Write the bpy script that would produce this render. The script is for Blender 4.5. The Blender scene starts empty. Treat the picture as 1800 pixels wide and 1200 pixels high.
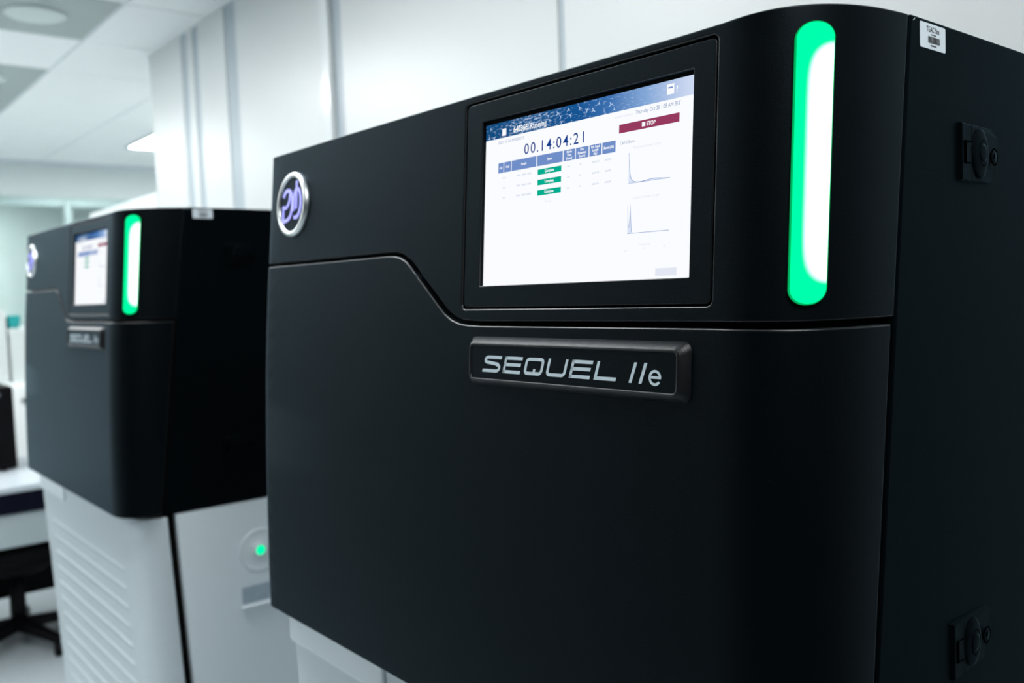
import bpy, bmesh, math, random
import numpy as np
from mathutils import Vector, Matrix

scene = bpy.context.scene
COL = scene.collection

# ------------------------------------------------------------------ camera
CAM_LOC = (1.287072, -0.56147, 1.465685)
cd = bpy.data.cameras.new('camera')
cam = bpy.data.objects.new('camera', cd)
COL.objects.link(cam)
# rows: camera x, y, z axes written in world axes
RW = Matrix(((0.639159, 0.76812962, -0.03811384),
             (-0.01932335, 0.06558183, 0.99766008),
             (0.76883183, -0.63692693, 0.05676006)))
cam.matrix_world = Matrix.Translation(CAM_LOC) @ RW.transposed().to_4x4()
cd.sensor_width = 36.0
cd.lens = 1575.7 / 1800 * 36
cd.clip_start = 0.02
cd.dof.use_dof = True
cd.dof.focus_distance = 0.80
cd.dof.aperture_fstop = 5.0
scene.camera = cam

# ------------------------------------------------------------------ world, exposure
w = bpy.data.worlds.new('world')
scene.world = w
w.use_nodes = True
w.node_tree.nodes['Background'].inputs[0].default_value = (0.62, 0.80, 0.85, 1)
w.node_tree.nodes['Background'].inputs[1].default_value = 0.02
vs = scene.view_settings
vs.view_transform = 'Standard'
vs.look = 'None'
vs.exposure = 0.0
vs.gamma = 1.0
vs.use_curve_mapping = False

LIGHT_POWER = 20.5      # emission of the ceiling light panels
LIGHT_COL = (0.962, 0.988, 1.0)

# ------------------------------------------------------------------ materials
def lin(c):
    return tuple((v / 12.92 if v <= 0.04045 else ((v + 0.055) / 1.055) ** 2.4) for v in [x / 255 for x in c])

def mat(name, col, rough=0.5, metal=0.0, spec=0.5, bump=0.0, bscale=200.0, vary=0.0, vscale=6.0,
        trans=0.0, coat=0.0, emit=None, estr=0.0, tint=None):
    m = bpy.data.materials.new(name)
    m.use_nodes = True
    nt = m.node_tree
    b = nt.nodes['Principled BSDF']
    b.inputs['Base Color'].default_value = (*col, 1)
    b.inputs['Roughness'].default_value = rough
    b.inputs['Metallic'].default_value = metal
    b.inputs['Specular IOR Level'].default_value = spec
    b.inputs['Transmission Weight'].default_value = trans
    b.inputs['Coat Weight'].default_value = coat
    if tint:
        b.inputs['Specular Tint'].default_value = (*tint, 1)
    if emit:
        b.inputs['Emission Color'].default_value = (*emit, 1)
        b.inputs['Emission Strength'].default_value = estr
    tc = nt.nodes.new('ShaderNodeTexCoord')
    if vary:
        n = nt.nodes.new('ShaderNodeTexNoise')
        n.inputs['Scale'].default_value = vscale
        n.inputs['Detail'].default_value = 3
        nt.links.new(tc.outputs['Object'], n.inputs['Vector'])
        mx = nt.nodes.new('ShaderNodeMix')
        mx.data_type = 'RGBA'
        mx.inputs[6].default_value = (*[c * (1 - vary) for c in col], 1)
        mx.inputs[7].default_value = (*[min(1, c * (1 + vary)) for c in col], 1)
        nt.links.new(n.outputs['Fac'], mx.inputs[0])
        nt.links.new(mx.outputs[2], b.inputs['Base Color'])
    if bump:
        n = nt.nodes.new('ShaderNodeTexNoise')
        n.inputs['Scale'].default_value = bscale
        n.inputs['Detail'].default_value = 2
        nt.links.new(tc.outputs['Object'], n.inputs['Vector'])
        bp = nt.nodes.new('ShaderNodeBump')
        bp.inputs['Strength'].default_value = bump
        bp.inputs['Distance'].default_value = 0.001
        nt.links.new(n.outputs['Fac'], bp.inputs['Height'])
        nt.links.new(bp.outputs[0], b.inputs['Normal'])
    return m

def emis(name, srgb, k=1.0):
    m = bpy.data.materials.new(name)
    m.use_nodes = True
    nt = m.node_tree
    nt.nodes.remove(nt.nodes['Principled BSDF'])
    e = nt.nodes.new('ShaderNodeEmission')
    e.inputs[0].default_value = (*lin(srgb), 1)
    e.inputs[1].default_value = k
    nt.links.new(e.outputs[0], nt.nodes['Material Output'].inputs[0])
    return m

def black_mat(name, base, gloss, ior, rough, bump, bscale):
    """fine-textured black plastic: dark body under a weak bluish sheen"""
    m = bpy.data.materials.new(name)
    m.use_nodes = True
    nt = m.node_tree
    nt.nodes.remove(nt.nodes['Principled BSDF'])
    N, Lk = nt.nodes.new, nt.links.new
    tc = N('ShaderNodeTexCoord')
    n = N('ShaderNodeTexNoise'); n.inputs['Scale'].default_value = bscale; n.inputs['Detail'].default_value = 2
    Lk(tc.outputs['Object'], n.inputs['Vector'])
    bp = N('ShaderNodeBump'); bp.inputs['Strength'].default_value = bump; bp.inputs['Distance'].default_value = 0.001
    Lk(n.outputs['Fac'], bp.inputs['Height'])
    d = N('ShaderNodeBsdfDiffuse'); d.inputs[0].default_value = (*base, 1)
    g = N('ShaderNodeBsdfGlossy'); g.inputs['Color'].default_value = (*gloss, 1); g.inputs['Roughness'].default_value = rough
    f = N('ShaderNodeFresnel'); f.inputs['IOR'].default_value = ior
    for x in (d, g): Lk(bp.outputs[0], x.inputs['Normal'])
    mx = N('ShaderNodeMixShader')
    Lk(f.outputs[0], mx.inputs[0]); Lk(d.outputs[0], mx.inputs[1]); Lk(g.outputs[0], mx.inputs[2])
    Lk(mx.outputs[0], nt.nodes['Material Output'].inputs[0])
    return m

M = {}
M['black'] = black_mat('textured_black_plastic', (0.0010, 0.0017, 0.0022), (0.34, 0.44, 0.505), 1.25, 0.42, 0.25, 1400)
M['black_side'] = black_mat('black_painted_metal', (0.0008, 0.0015, 0.0020), (0.13, 0.20, 0.24), 1.25, 0.5, 0.25, 1100)
M['edge'] = mat('smooth_black_edge', (0.003, 0.004, 0.005), 0.36, spec=0.45)
M['void'] = mat('dark_cavity', (0.002, 0.002, 0.002), 0.9, spec=0.1)
M['groove'] = mat('black_groove', (0.0001, 0.0001, 0.0001), 1.0, spec=0.0)
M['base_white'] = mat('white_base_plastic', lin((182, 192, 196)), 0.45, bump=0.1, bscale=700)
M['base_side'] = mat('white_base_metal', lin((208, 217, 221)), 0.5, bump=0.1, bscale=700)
M['chrome'] = mat('brushed_silver', (0.72, 0.74, 0.74), 0.34, metal=1.0, bump=0.1, bscale=500)
M['violet'] = mat('violet_lettering', lin((150, 150, 235)), 0.35, emit=lin((140, 135, 235)), estr=0.45)  # printed letters, given a weak glow to look brighter
M['plate'] = mat('satin_black_plate', (0.003, 0.004, 0.005), 0.36, spec=0.3, bump=0.3, bscale=1400)
M['letter'] = mat('silver_lettering', lin((176, 190, 197)), 0.4)
M['label'] = mat('paper_label', lin((196, 206, 212)), 0.5)
M['rating'] = mat('rating_label_print', lin((150, 164, 176)), 0.4, vary=0.15, vscale=60)
M['ink'] = mat('label_ink', (0.01, 0.012, 0.015), 0.6)
M['wall'] = mat('wall_panel_paint', lin((208, 212, 212)), 0.35, vary=0.015, vscale=1.5)
M['wall_strip'] = mat('wall_cover_strip', lin((226, 231, 232)), 0.15)
M['wall_joint'] = mat('wall_joint_grey', lin((166, 178, 185)), 0.4)
M['tile'] = mat('ceiling_tile', lin((246, 249, 249)), 0.8, bump=0.3, bscale=120, vary=0.02, vscale=2)
M['tile_grey'] = mat('grey_diffuser_tile', lin((172, 182, 180)), 0.6, vary=0.02, vscale=5)
M['tbar'] = mat('ceiling_grid', lin((205, 214, 218)), 0.4)
M['diffuser'] = mat('round_diffuser', lin((214, 224, 222)), 0.5)
M['bulk'] = mat('bulkhead_paint', lin((212, 220, 219)), 0.6)
M['glass'] = mat('teal_glass', (0.92, 0.97, 0.96), 0.02, trans=1.0)
M['alu'] = mat('mullion_aluminium', lin((168, 190, 188)), 0.35, metal=0.3)
M['farwall'] = mat('far_wall_paint', lin((196, 212, 209)), 0.6, vary=0.04, vscale=1.2)
M['floor'] = mat('grey_vinyl_floor', lin((172, 182, 186)), 0.4, vary=0.06, vscale=30)
M['desk'] = mat('white_worktop', lin((186, 194, 200)), 0.35)
M['navy'] = mat('navy_trunking', lin((4, 6, 24)), 0.6, spec=0.1)
M['apron'] = mat('grey_apron', lin((165, 176, 178)), 0.5)
M['blackobj'] = mat('black_equipment', (0.003, 0.003, 0.004), 0.45, spec=0.12)
M['blackfab'] = mat('black_fabric', (0.003, 0.003, 0.004), 0.85, spec=0.1, bump=0.3, bscale=400)
M['cup'] = mat('white_cupboard', lin((238, 242, 242)), 0.3)
M['card'] = mat('white_card', lin((205, 212, 210)), 0.6, vary=0.03)
M['tealbox'] = mat('teal_plastic', lin((20, 150, 150)), 0.4)
M['grey_metal'] = mat('grey_metal', lin((110, 118, 122)), 0.35, metal=0.8)
M['lamp'] = emis('ceiling_light_glow', (255, 255, 255), LIGHT_POWER)
M['lamp'].node_tree.nodes['Emission'].inputs[0].default_value = (*LIGHT_COL, 1)
M['led'] = emis('green_led', (0, 240, 165), 1.25)

# display colours
M['d_white'] = emis('display_white', (250, 252, 255), 1.0)
M['d_timer'] = emis('display_timer_blue', (20, 60, 140))
M['d_text'] = emis('display_text_grey', (130, 150, 190))
M['d_faint'] = emis('display_faint_text', (222, 228, 240))
M['d_cell'] = emis('display_table_blue', (112, 142, 200))
M['d_green'] = emis('display_green', (0, 172, 142))
M['d_stop'] = emis('display_stop_red', (150, 58, 95))
M['d_fill'] = emis('display_chart_fill', (218, 228, 246))
M['d_line'] = emis('display_chart_line', (120, 145, 200))
M['d_mark'] = emis('display_mark', (178, 202, 236))
M['d_btn'] = emis('display_button', (226, 231, 243))

def header_material():
    m = bpy.data.materials.new('display_header')
    m.use_nodes = True
    nt = m.node_tree
    nt.nodes.remove(nt.nodes['Principled BSDF'])
    N, Lk = nt.nodes.new, nt.links.new
    uv = N('ShaderNodeUVMap'); uv.uv_map = 'UVMap'
    sep = N('ShaderNodeSeparateXYZ'); Lk(uv.outputs[0], sep.inputs[0])
    rp = N('ShaderNodeValToRGB')
    cr = rp.color_ramp
    cr.elements[0].position = 0.0; cr.elements[0].color = (*lin((14, 74, 124)), 1)
    cr.elements[1].position = 1.0; cr.elements[1].color = (*lin((214, 224, 246)), 1)
    for p, c in ((0.3, (24, 84, 138)), (0.5, (20, 84, 146)), (0.64, (58, 112, 176)), (0.8, (132, 168, 216))):
        e = cr.elements.new(p); e.color = (*lin(c), 1)
    Lk(sep.outputs[0], rp.inputs[0])
    no = N('ShaderNodeTexNoise'); no.inputs['Scale'].default_value = 26; no.inputs['Detail'].default_value = 6
    mp = N('ShaderNodeMapping'); mp.inputs['Scale'].default_value = (2.2, 0.35, 1)
    Lk(uv.outputs[0], mp.inputs[0]); Lk(mp.outputs[0], no.inputs['Vector'])
    # a pale cloud of specks left of the middle of the band
    d = N('ShaderNodeMath'); d.operation = 'SUBTRACT'; d.inputs[1].default_value = 0.26
    Lk(sep.outputs[0], d.inputs[0])
    ab = N('ShaderNodeMath'); ab.operation = 'ABSOLUTE'; Lk(d.outputs[0], ab.inputs[0])
    mr = N('ShaderNodeMapRange'); mr.inputs[1].default_value = 0.20; mr.inputs[2].default_value = 0.02
    mr.inputs[3].default_value = 0.0; mr.inputs[4].default_value = 0.12
    Lk(ab.outputs[0], mr.inputs[0])
    ad = N('ShaderNodeMath'); Lk(no.outputs['Fac'], ad.inputs[0]); Lk(mr.outputs[0], ad.inputs[1])
    r2 = N('ShaderNodeMapRange'); r2.inputs[1].default_value = 0.57; r2.inputs[2].default_value = 0.75
    r2.inputs[4].default_value = 0.75
    Lk(ad.outputs[0], r2.inputs[0])
    mx = N('ShaderNodeMix'); mx.data_type = 'RGBA'
    mx.inputs[7].default_value = (*lin((190, 212, 242)), 1)
    Lk(r2.outputs[0], mx.inputs[0]); Lk(rp.outputs[0], mx.inputs[6])
    e = N('ShaderNodeEmission'); Lk(mx.outputs[2], e.inputs[0])
    Lk(e.outputs[0], nt.nodes['Material Output'].inputs[0])
    return m
M['d_header'] = header_material()

def bar_material():
    """status lamp: frosted green lens with a hot white core, measured across (u) and along (v) the lens"""
    m = bpy.data.materials.new('status_lamp_glow')
    m.use_nodes = True
    nt = m.node_tree
    nt.nodes.remove(nt.nodes['Principled BSDF'])
    N, Lk = nt.nodes.new, nt.links.new
    uv = N('ShaderNodeUVMap'); uv.uv_map = 'UVMap'
    sep = N('ShaderNodeSeparateXYZ'); Lk(uv.outputs[0], sep.inputs[0])
    def math_(op, a, b=None):
        n = N('ShaderNodeMath'); n.operation = op
        for i, v in enumerate((a, b)):
            if v is None: continue
            if isinstance(v, (int, float)): n.inputs[i].default_value = v
            else: Lk(v, n.inputs[i])
        return n.outputs[0]
    # superellipse centred to the right of the lens
    du = math_('DIVIDE', math_('SUBTRACT', sep.outputs[0], 1.02), 0.70)
    dv = math_('DIVIDE', math_('SUBTRACT', sep.outputs[1], 0.5), 0.425)
    r = math_('ADD', math_('POWER', math_('ABSOLUTE', du), 2.0), math_('POWER', math_('ABSOLUTE', dv), 9.0))
    mr = N('ShaderNodeMapRange'); mr.interpolation_type = 'SMOOTHSTEP'
    mr.inputs[1].default_value = 1.16; mr.inputs[2].default_value = 0.50
    Lk(r, mr.inputs[0])
    mx = N('ShaderNodeMix'); mx.data_type = 'RGBA'
    mx.inputs[6].default_value = (0.0, 1.25, 0.42, 1)
    mx.inputs[7].default_value = (1.8, 3.0, 2.2, 1)
    Lk(mr.outputs[0], mx.inputs[0])
    e = N('ShaderNodeEmission'); Lk(mx.outputs[2], e.inputs[0])
    Lk(e.outputs[0], nt.nodes['Material Output'].inputs[0])
    return m
M['bar'] = bar_material()
M['bar_edge'] = emis('status_lamp_rim', (0, 176, 96))

# ------------------------------------------------------------------ helpers
def tag(o, label=None, cat=None, group=None, kind=None):
    for k, v in (('label', label), ('category', cat), ('group', group), ('kind', kind)):
        if v: o[k] = v
    return o

def empty(name, loc=(0, 0, 0)):
    o = bpy.data.objects.new(name, None)
    COL.objects.link(o)
    o.location = loc
    o.empty_display_size = 0.1
    return o

ORG = {}      # world origin of each parent chain, so meshes can be written in world coordinates
def origin_of(o):
    return ORG.get(o.name, Vector((0, 0, 0))) if o else Vector((0, 0, 0))

def link(name, me, material, parent=None, smooth=False):
    o = bpy.data.objects.new(name, me)
    COL.objects.link(o)
    if material:
        me.materials.append(material)
    if smooth:
        me.polygons.foreach_set('use_smooth', [True] * len(me.polygons))
    if parent:
        o.parent = parent
        off = origin_of(parent)
        ORG[o.name] = off
        if off.length:
            me.transform(Matrix.Translation(-off))
    return o

def pyd(name, verts, faces, material, parent=None, smooth=False):
    me = bpy.data.meshes.new(name)
    me.from_pydata([tuple(v) for v in verts], [], faces)
    me.validate()
    me.update()
    return link(name, me, material, parent, smooth)

def bm_obj(name, bm, material, parent=None, smooth=False):
    me = bpy.data.meshes.new(name)
    bmesh.ops.recalc_face_normals(bm, faces=bm.faces)
    bm.to_mesh(me)
    bm.free()
    return link(name, me, material, parent, smooth)

def bm_box(bm, x0, x1, y0, y1, z0, z1, bev=0.0, seg=2):
    r = bmesh.ops.create_cube(bm, size=1.0)
    vs_ = r['verts']
    for v in vs_:
        v.co = Vector((x0 + (v.co.x + .5) * (x1 - x0), y0 + (v.co.y + .5) * (y1 - y0), z0 + (v.co.z + .5) * (z1 - z0)))
    if bev:
        es = list({e for v in vs_ for e in v.link_edges})
        bmesh.ops.bevel(bm, geom=es, offset=bev, segments=seg, affect='EDGES', profile=0.5)

def box(name, x0, x1, y0, y1, z0, z1, material, parent=None, bev=0.0, seg=2):
    bm = bmesh.new()
    bm_box(bm, x0, x1, y0, y1, z0, z1, bev, seg)
    return bm_obj(name, bm, material, parent, False)

def lathe(name, prof, center, axis, material, parent=None, n=40, smooth=True):
    """revolve (r, h) about an axis through center; axis 'x','y' or 'z', h positive along +axis"""
    vs_, fs = [], []
    for r, h in prof:
        for i in range(n):
            a = 2 * math.pi * i / n
            c, s = r * math.cos(a), r * math.sin(a)
            p = {'z': (c, s, h), 'x': (h, c, s), 'y': (s, h, c)}[axis]
            vs_.append((center[0] + p[0], center[1] + p[1], center[2] + p[2]))
    for j in range(len(prof) - 1):
        for i in range(n):
            k = (i + 1) % n
            fs.append((j * n + i, j * n + k, (j + 1) * n + k, (j + 1) * n + i))
    fs.append(tuple(range(n))[::-1])
    fs.append(tuple(range((len(prof) - 1) * n, len(prof) * n)))
    return pyd(name, vs_, fs, material, parent, smooth)

def tube(bm, pts, r, n=8):
    pts = [Vector(p) for p in pts]
    rings = []
    for i, p in enumerate(pts):
        d = (pts[min(i + 1, len(pts) - 1)] - pts[max(i - 1, 0)]).normalized()
        a = d.orthogonal().normalized()
        b = d.cross(a)
        if rings:
            a = (prev_a - d * prev_a.dot(d)).normalized(); b = d.cross(a)
        prev_a = a
        rings.append([bm.verts.new(p + a * (r * math.cos(2 * math.pi * k / n)) + b * (r * math.sin(2 * math.pi * k / n))) for k in range(n)])
    for i in range(len(rings) - 1):
        for k in range(n):
            bm.faces.new((rings[i][k], rings[i][(k + 1) % n], rings[i + 1][(k + 1) % n], rings[i + 1][k]))
    bm.faces.new(rings[0][::-1]); bm.faces.new(rings[-1])

# ------------------------------------------------------------------ curved front of the instrument
W_ = 0.927
PZ = [1.0, 1.07, 1.14, 1.186, 1.273, 1.36, 1.43, 1.70]
PY = [0.0, .001, .0028, .0045, .0085, .0134, .0185, .0398]
def Yf(z): return float(np.interp(z, PZ, PY))
def Ys(z): return 0.086 + 0.127 * (z - 1.0)
RL = 0.014
S0 = 0.842                # where the big corner starts
EXN = 2.6                 # superellipse exponent of the corner
_t = np.linspace(0, math.pi / 2, 4001)
_cx, _cy = np.sin(_t) ** (2 / EXN), np.cos(_t) ** (2 / EXN)
_d = np.concatenate([[0], np.cumsum(np.hypot(np.diff(_cx * (W_ - S0)), np.diff(_cy * 0.105)))])
CL = float(_d[-1])        # length of the corner in s
_q = np.linspace(0, 1, 801)
_QX = np.interp(_q, _d / CL, _cx)
_QY = np.interp(_q, _d / CL, _cy)

def P0(s, z):
    yf = Yf(z)
    up = min(1.0, max(0.0, (z - 1.43) / 0.25))      # the upper panel tapers a little
    xl = 0.008 * up
    z -= 0.0066 * up * min(1.0, max(0.0, s / 0.8)) ** 2.0 * (1 - min(1.0, max(0.0, (s - S0) / CL)))
    if s < RL:
        a = (RL - s) / RL
        if a <= math.pi / 2:
            return Vector((xl + RL - RL * math.sin(a), yf + RL - RL * math.cos(a), z))
        return Vector((xl, yf + RL + (a - math.pi / 2) * RL, z))
    if s <= S0:
        return Vector((s + xl * max(0.0, 1 - (s - RL) / 0.35), yf, z))
    t = (s - S0) / CL
    ys = Ys(z)
    if t <= 1:
        return Vector((S0 + (W_ - S0) * float(np.interp(t, _q, _QX)), ys - (ys - yf) * float(np.interp(t, _q, _QY)), z))
    return Vector((W_, ys + (t - 1) * CL, z))

def PN(s, z):
    e = 8e-4
    ds = P0(s + e, z) - P0(s - e, z)
    dz = Vector((0, (Yf(z + .02) - Yf(z - .02)) / .04, 1))
    n = ds.cross(dz)         # outward (towards -Y on the front)
    return n.normalized()

def P(s, z, off=0.0):
    """off > 0 lies inside the shell, off < 0 stands proud"""
    return P0(s, z) - PN(s, z) * off

def inset(poly, d):
    """move every point of a CCW polygon inwards by d"""
    n = len(poly)
    out = []
    for i in range(n):
        a, b, c = Vector(poly[i - 1]), Vector(poly[i]), Vector(poly[(i + 1) % n])
        e1, e2 = (b - a), (c - b)
        if e1.length < 1e-9 or e2.length < 1e-9:
            out.append(tuple(b)); continue
        e1.normalize(); e2.normalize()
        n1, n2 = Vector((-e1.y, e1.x)), Vector((-e2.y, e2.x))
        m = n1 + n2
        if m.length < 1e-6: m = n1
        m.normalize()
        k = max(0.4, m.dot(n1))
        out.append(tuple(b + m * (d / k)))
    return out

def dense(poly, step):
    out = []
    n = len(poly)
    for i in range(n):
        a, b = Vector(poly[i]), Vector(poly[(i + 1) % n])
        k = max(1, int((b - a).length / step))
        for j in range(k):
            out.append(tuple(a.lerp(b, j / k)))
    return out

def rrect(x0, x1, z0, z1, r, n=6):
    pts = []
    for cx, cz, a0 in ((x1 - r, z0 + r, -90), (x1 - r, z1 - r, 0), (x0 + r, z1 - r, 90), (x0 + r, z0 + r, 180)):
        for i in range(n + 1):
            a = math.radians(a0 + 90 * i / n)
            pts.append((cx + r * math.cos(a), cz + r * math.sin(a)))
    return pts

def plate(name, outline, holes, r, depth, fmap, off0, material, parent, cs=(), cz=(), uvbox=None, rim_mat=None, nf=4, rim_all=False):
    """shell piece: outline and holes are CCW lists in (s, z); filleted rims, walls running inwards by depth"""
    bm = bmesh.new()
    loops = []
    top = inset(outline, r)
    hol = [inset(h, -r) for h in holes]
    es = []
    for lp in [top] + hol:
        vv = [bm.verts.new((p[0], p[1], 0)) for p in lp]
        for i in range(len(vv)):
            es.append(bm.edges.new((vv[i - 1], vv[i])))
    bmesh.ops.triangle_fill(bm, use_beauty=True, use_dissolve=False, edges=es, normal=(0, 0, 1))
    for s in cs:
        bmesh.ops.bisect_plane(bm, geom=bm.verts[:] + bm.edges[:] + bm.faces[:], plane_co=(s, 0, 0), plane_no=(1, 0, 0), dist=1e-6)
    for z in cz:
        bmesh.ops.bisect_plane(bm, geom=bm.verts[:] + bm.edges[:] + bm.faces[:], plane_co=(0, z, 0), plane_no=(0, 1, 0), dist=1e-6)
    bm.normal_update()
    V, F, UV, MI = [], [], [], []
    bm.verts.index_update()
    for v in bm.verts:
        V.append(fmap(v.co.x, v.co.y, off0)); UV.append((v.co.x, v.co.y))
    for f in bm.faces:
        idx = [v.index for v in f.verts]
        if f.normal.z < 0: idx = idx[::-1]
        F.append(idx); MI.append(0)
    bm.free()
    for lp, sg in [(outline, 1)] + [(h, -1) for h in holes]:
        n = len(lp)
        rings = []
        steps = [(r * (1 - math.sin(a)), r * (1 - math.cos(a))) for a in [math.pi / 2 * k / nf for k in range(nf + 1)]]
        steps.append((0, depth))
        for ins, dep in steps:
            q = inset(lp, ins * sg)
            rings.append(len(V))
            for p in q:
                V.append(fmap(p[0], p[1], off0 + dep)); UV.append(p)
        for k in range(len(rings) - 1):
            for i in range(n):
                j = (i + 1) % n
                fc = [rings[k] + i, rings[k + 1] + i, rings[k + 1] + j, rings[k] + j]
                if sg < 0: fc = fc[::-1]
                F.append(fc); MI.append(1 if rim_mat and (rim_all or 1 <= k < nf) else 0)
    me = bpy.data.meshes.new(name)
    me.from_pydata([tuple(v) for v in V], [], F)
    if uvbox:
        u0, u1, v0, v1 = uvbox
        ul = me.uv_layers.new(name='UVMap')
        for lpp in me.loops:
            s, z = UV[lpp.vertex_index]
            ul.data[lpp.index].uv = ((s - u0) / (u1 - u0), (z - v0) / (v1 - v0))
    if rim_mat:
        me.materials.append(material); me.materials.append(rim_mat)
        me.polygons.foreach_set('material_index', MI)
        material = None
    me.update()
    return link(name, me, material, parent, True)

def ribbon(bm2, pts, th, closed=False):
    """flat 2D stroke as quads; returns list of quads of (u, v)"""
    pts = [p for i, p in enumerate(pts) if i == 0 or (abs(p[0] - pts[i - 1][0]) + abs(p[1] - pts[i - 1][1])) > 1e-7]
    n = len(pts)
    L_, R_ = [], []
    for i in range(n):
        b = Vector(pts[i])
        a = Vector(pts[i - 1]) if (i > 0 or closed) else None
        c = Vector(pts[(i + 1) % n]) if (i < n - 1 or closed) else None
        e1 = (b - a).normalized() if a else (c - b).normalized()
        e2 = (c - b).normalized() if c else e1
        n1, n2 = Vector((-e1.y, e1.x)), Vector((-e2.y, e2.x))
        m = (n1 + n2).normalized()
        k = max(.5, m.dot(n1))
        L_.append(b + m * (th / 2 / k)); R_.append(b - m * (th / 2 / k))
    for i in range(n if closed else n - 1):
        j = (i + 1) % n
        bm2.append([tuple(L_[i]), tuple(R_[i]), tuple(R_[j]), tuple(L_[j])])

def quads_obj(name, quads, fmap, off, material, parent, thick=0.0):
    V, F = [], []
    for q in quads:
        i = len(V)
        k = len(q)
        ar = sum(q[a][0] * q[(a + 1) % k][1] - q[(a + 1) % k][0] * q[a][1] for a in range(k))
        if ar < 0: q = q[::-1]
        for u, v in q: V.append(fmap(u, v, off))
        F.append(list(range(i, i + k)))
        if thick:
            for u, v in q: V.append(fmap(u, v, off + thick))
            for a in range(k):
                b = (a + 1) % k
                F.append([i + a, i + k + a, i + k + b, i + b])
    return pyd(name, V, F, material, parent)

def text_quads(txt, x, z, size, align='LEFT', shear=0.0, width=None, condense=1.0, bold=0.0):
    c = bpy.data.curves.new('t', 'FONT')
    c.body = txt
    c.size = 1.0
    c.align_x = align
    c.shear = shear
    c.offset = bold
    c.resolution_u = 3
    o = bpy.data.objects.new('t', c)
    COL.objects.link(o)
    dg = bpy.context.evaluated_depsgraph_get()
    dg.update()
    me = o.evaluated_get(dg).to_mesh()
    vs_ = [(v.co.x, v.co.y) for v in me.vertices]
    fs = [list(p.vertices) for p in me.polygons]
    o.evaluated_get(dg).to_mesh_clear()
    bpy.data.objects.remove(o)
    bpy.data.curves.remove(c)
    sx = size * condense
    if width:
        xs = [v[0] for v in vs_]
        sx = width / (max(xs) - min(xs))
    return [[(x + vs_[i][0] * sx, z + vs_[i][1] * size) for i in f] for f in fs]

def rectq(x0, x1, z0, z1): return [(x0, z0), (x1, z0), (x1, z1), (x0, z1)]

# ------------------------------------------------------------------ room shell
YW, ZC = 0.95, 2.67
XB = -7.11
def S(o): o['kind'] = 'structure'; return o

S(box('floor', -9.2, 3.4, -3.3, 3.7, -0.1, 0.0, M['floor']))
ceil = S(box('ceiling', -9.2, 3.4, -3.3, 3.7, ZC + 0.003, ZC + 0.12, M['tbar']))
G = 0.62
XG = [-3.098 + G * k for k in range(-7, 11)]
YG = [G * k for k in range(-5, 6)]
tile_me = {}
def tile_mesh(key, w, d):
    k = (key, round(w, 3), round(d, 3))
    if k not in tile_me:
        bm = bmesh.new()
        bm_box(bm, -w / 2, w / 2, -d / 2, d / 2, -0.012, 0.012, 0.004, 1)
        me = bpy.data.meshes.new('ceiling_tile')
        bm.to_mesh(me); bm.free()
        me.materials.append(M[key])
        tile_me[k] = me
    return tile_me[k]
LIGHTS = [(-6.198, -4.958, -0.62, 0.0), (-3.718, -2.478, -0.62, 0.0), (-1.238, 0.002, -0.62, 0.0), (1.242, 2.482, -0.62, 0.0),  # last panel here is unseen, added to light the instruments' right sides
          (-4.958, -3.718, -2.48, -1.86), (-2.478, -1.238, -2.48, -1.86)]
grey = [(-3.098, 0.0), (-4.338, 0.0), (-4.958, 0.0)]
for xi in XG:
    for yj in YG:
        cx, cy = xi + G / 2, yj + G / 2
        if cx > 3.2 or cx < XB + 0.31: continue
        if any(a - .01 < cx < b + .01 and c - .01 < cy < d + .01 for a, b, c, d in LIGHTS): continue
        if cy - G / 2 > YW and cx - G / 2 > -3.2: continue
        isg = any(abs(xi - a) < .02 and abs(yj - b) < .02 for a, b in grey)
        o = bpy.data.objects.new('ceiling_tile', tile_mesh('tile_grey' if isg else 'tile', G - 0.010, G - 0.010))
        COL.objects.link(o)
        o.parent = ceil
        o.location = (cx, cy, ZC + 0.008)
        if isg and xi > -4.5:
            t = lathe('round_diffuser', [(0.0, 0), (0.115, 0), (0.118, -0.004), (0.105, -0.012), (0.04, -0.016), (0.0, -0.016)],
                      (cx, cy + 0.05, ZC - 0.004), 'z', M['diffuser'], ceil, 32)

def ceiling_light(x0, x1, y0, y1, z, label):
    t = empty('ceiling_light', ((x0 + x1) / 2, (y0 + y1) / 2, z - .03))
    ORG[t.name] = Vector(t.location)
    bm = bmesh.new()
    f = 0.02
    bm_box(bm, x0, x1, y0, y0 + f, z - .03, z); bm_box(bm, x0, x1, y1 - f, y1, z - .03, z)
    bm_box(bm, x0, x0 + f, y0 + f, y1 - f, z - .03, z); bm_box(bm, x1 - f, x1, y0 + f, y1 - f, z - .03, z)
    bm_obj('frame', bm, M['tbar'], t)
    box('diffuser_panel', x0 + f, x1 - f, y0 + f, y1 - f, z - .026, z - .014, M['lamp'], t)
    tag(t, label, 'ceiling light', 'ceiling light panels')
names = ['far end of the aisle before the instruments', 'middle of the aisle before the instruments', 'near end of the aisle above the screen', 'right end of the aisle, unseen, added to light the instrument sides',
         'far end of the second aisle row', 'middle of the second aisle row']
for (a, b, c, d), nm in zip(LIGHTS, names):
    ceiling_light(a + .008, b - .008, c + .008, d - .008, ZC + 0.0025, 'white rectangular ceiling light panel at ' + nm)
ceiling_light(-5.84, -4.60, 1.61, 2.23, ZC + 0.014, 'bright white ceiling light panel beside the white wall end')

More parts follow.
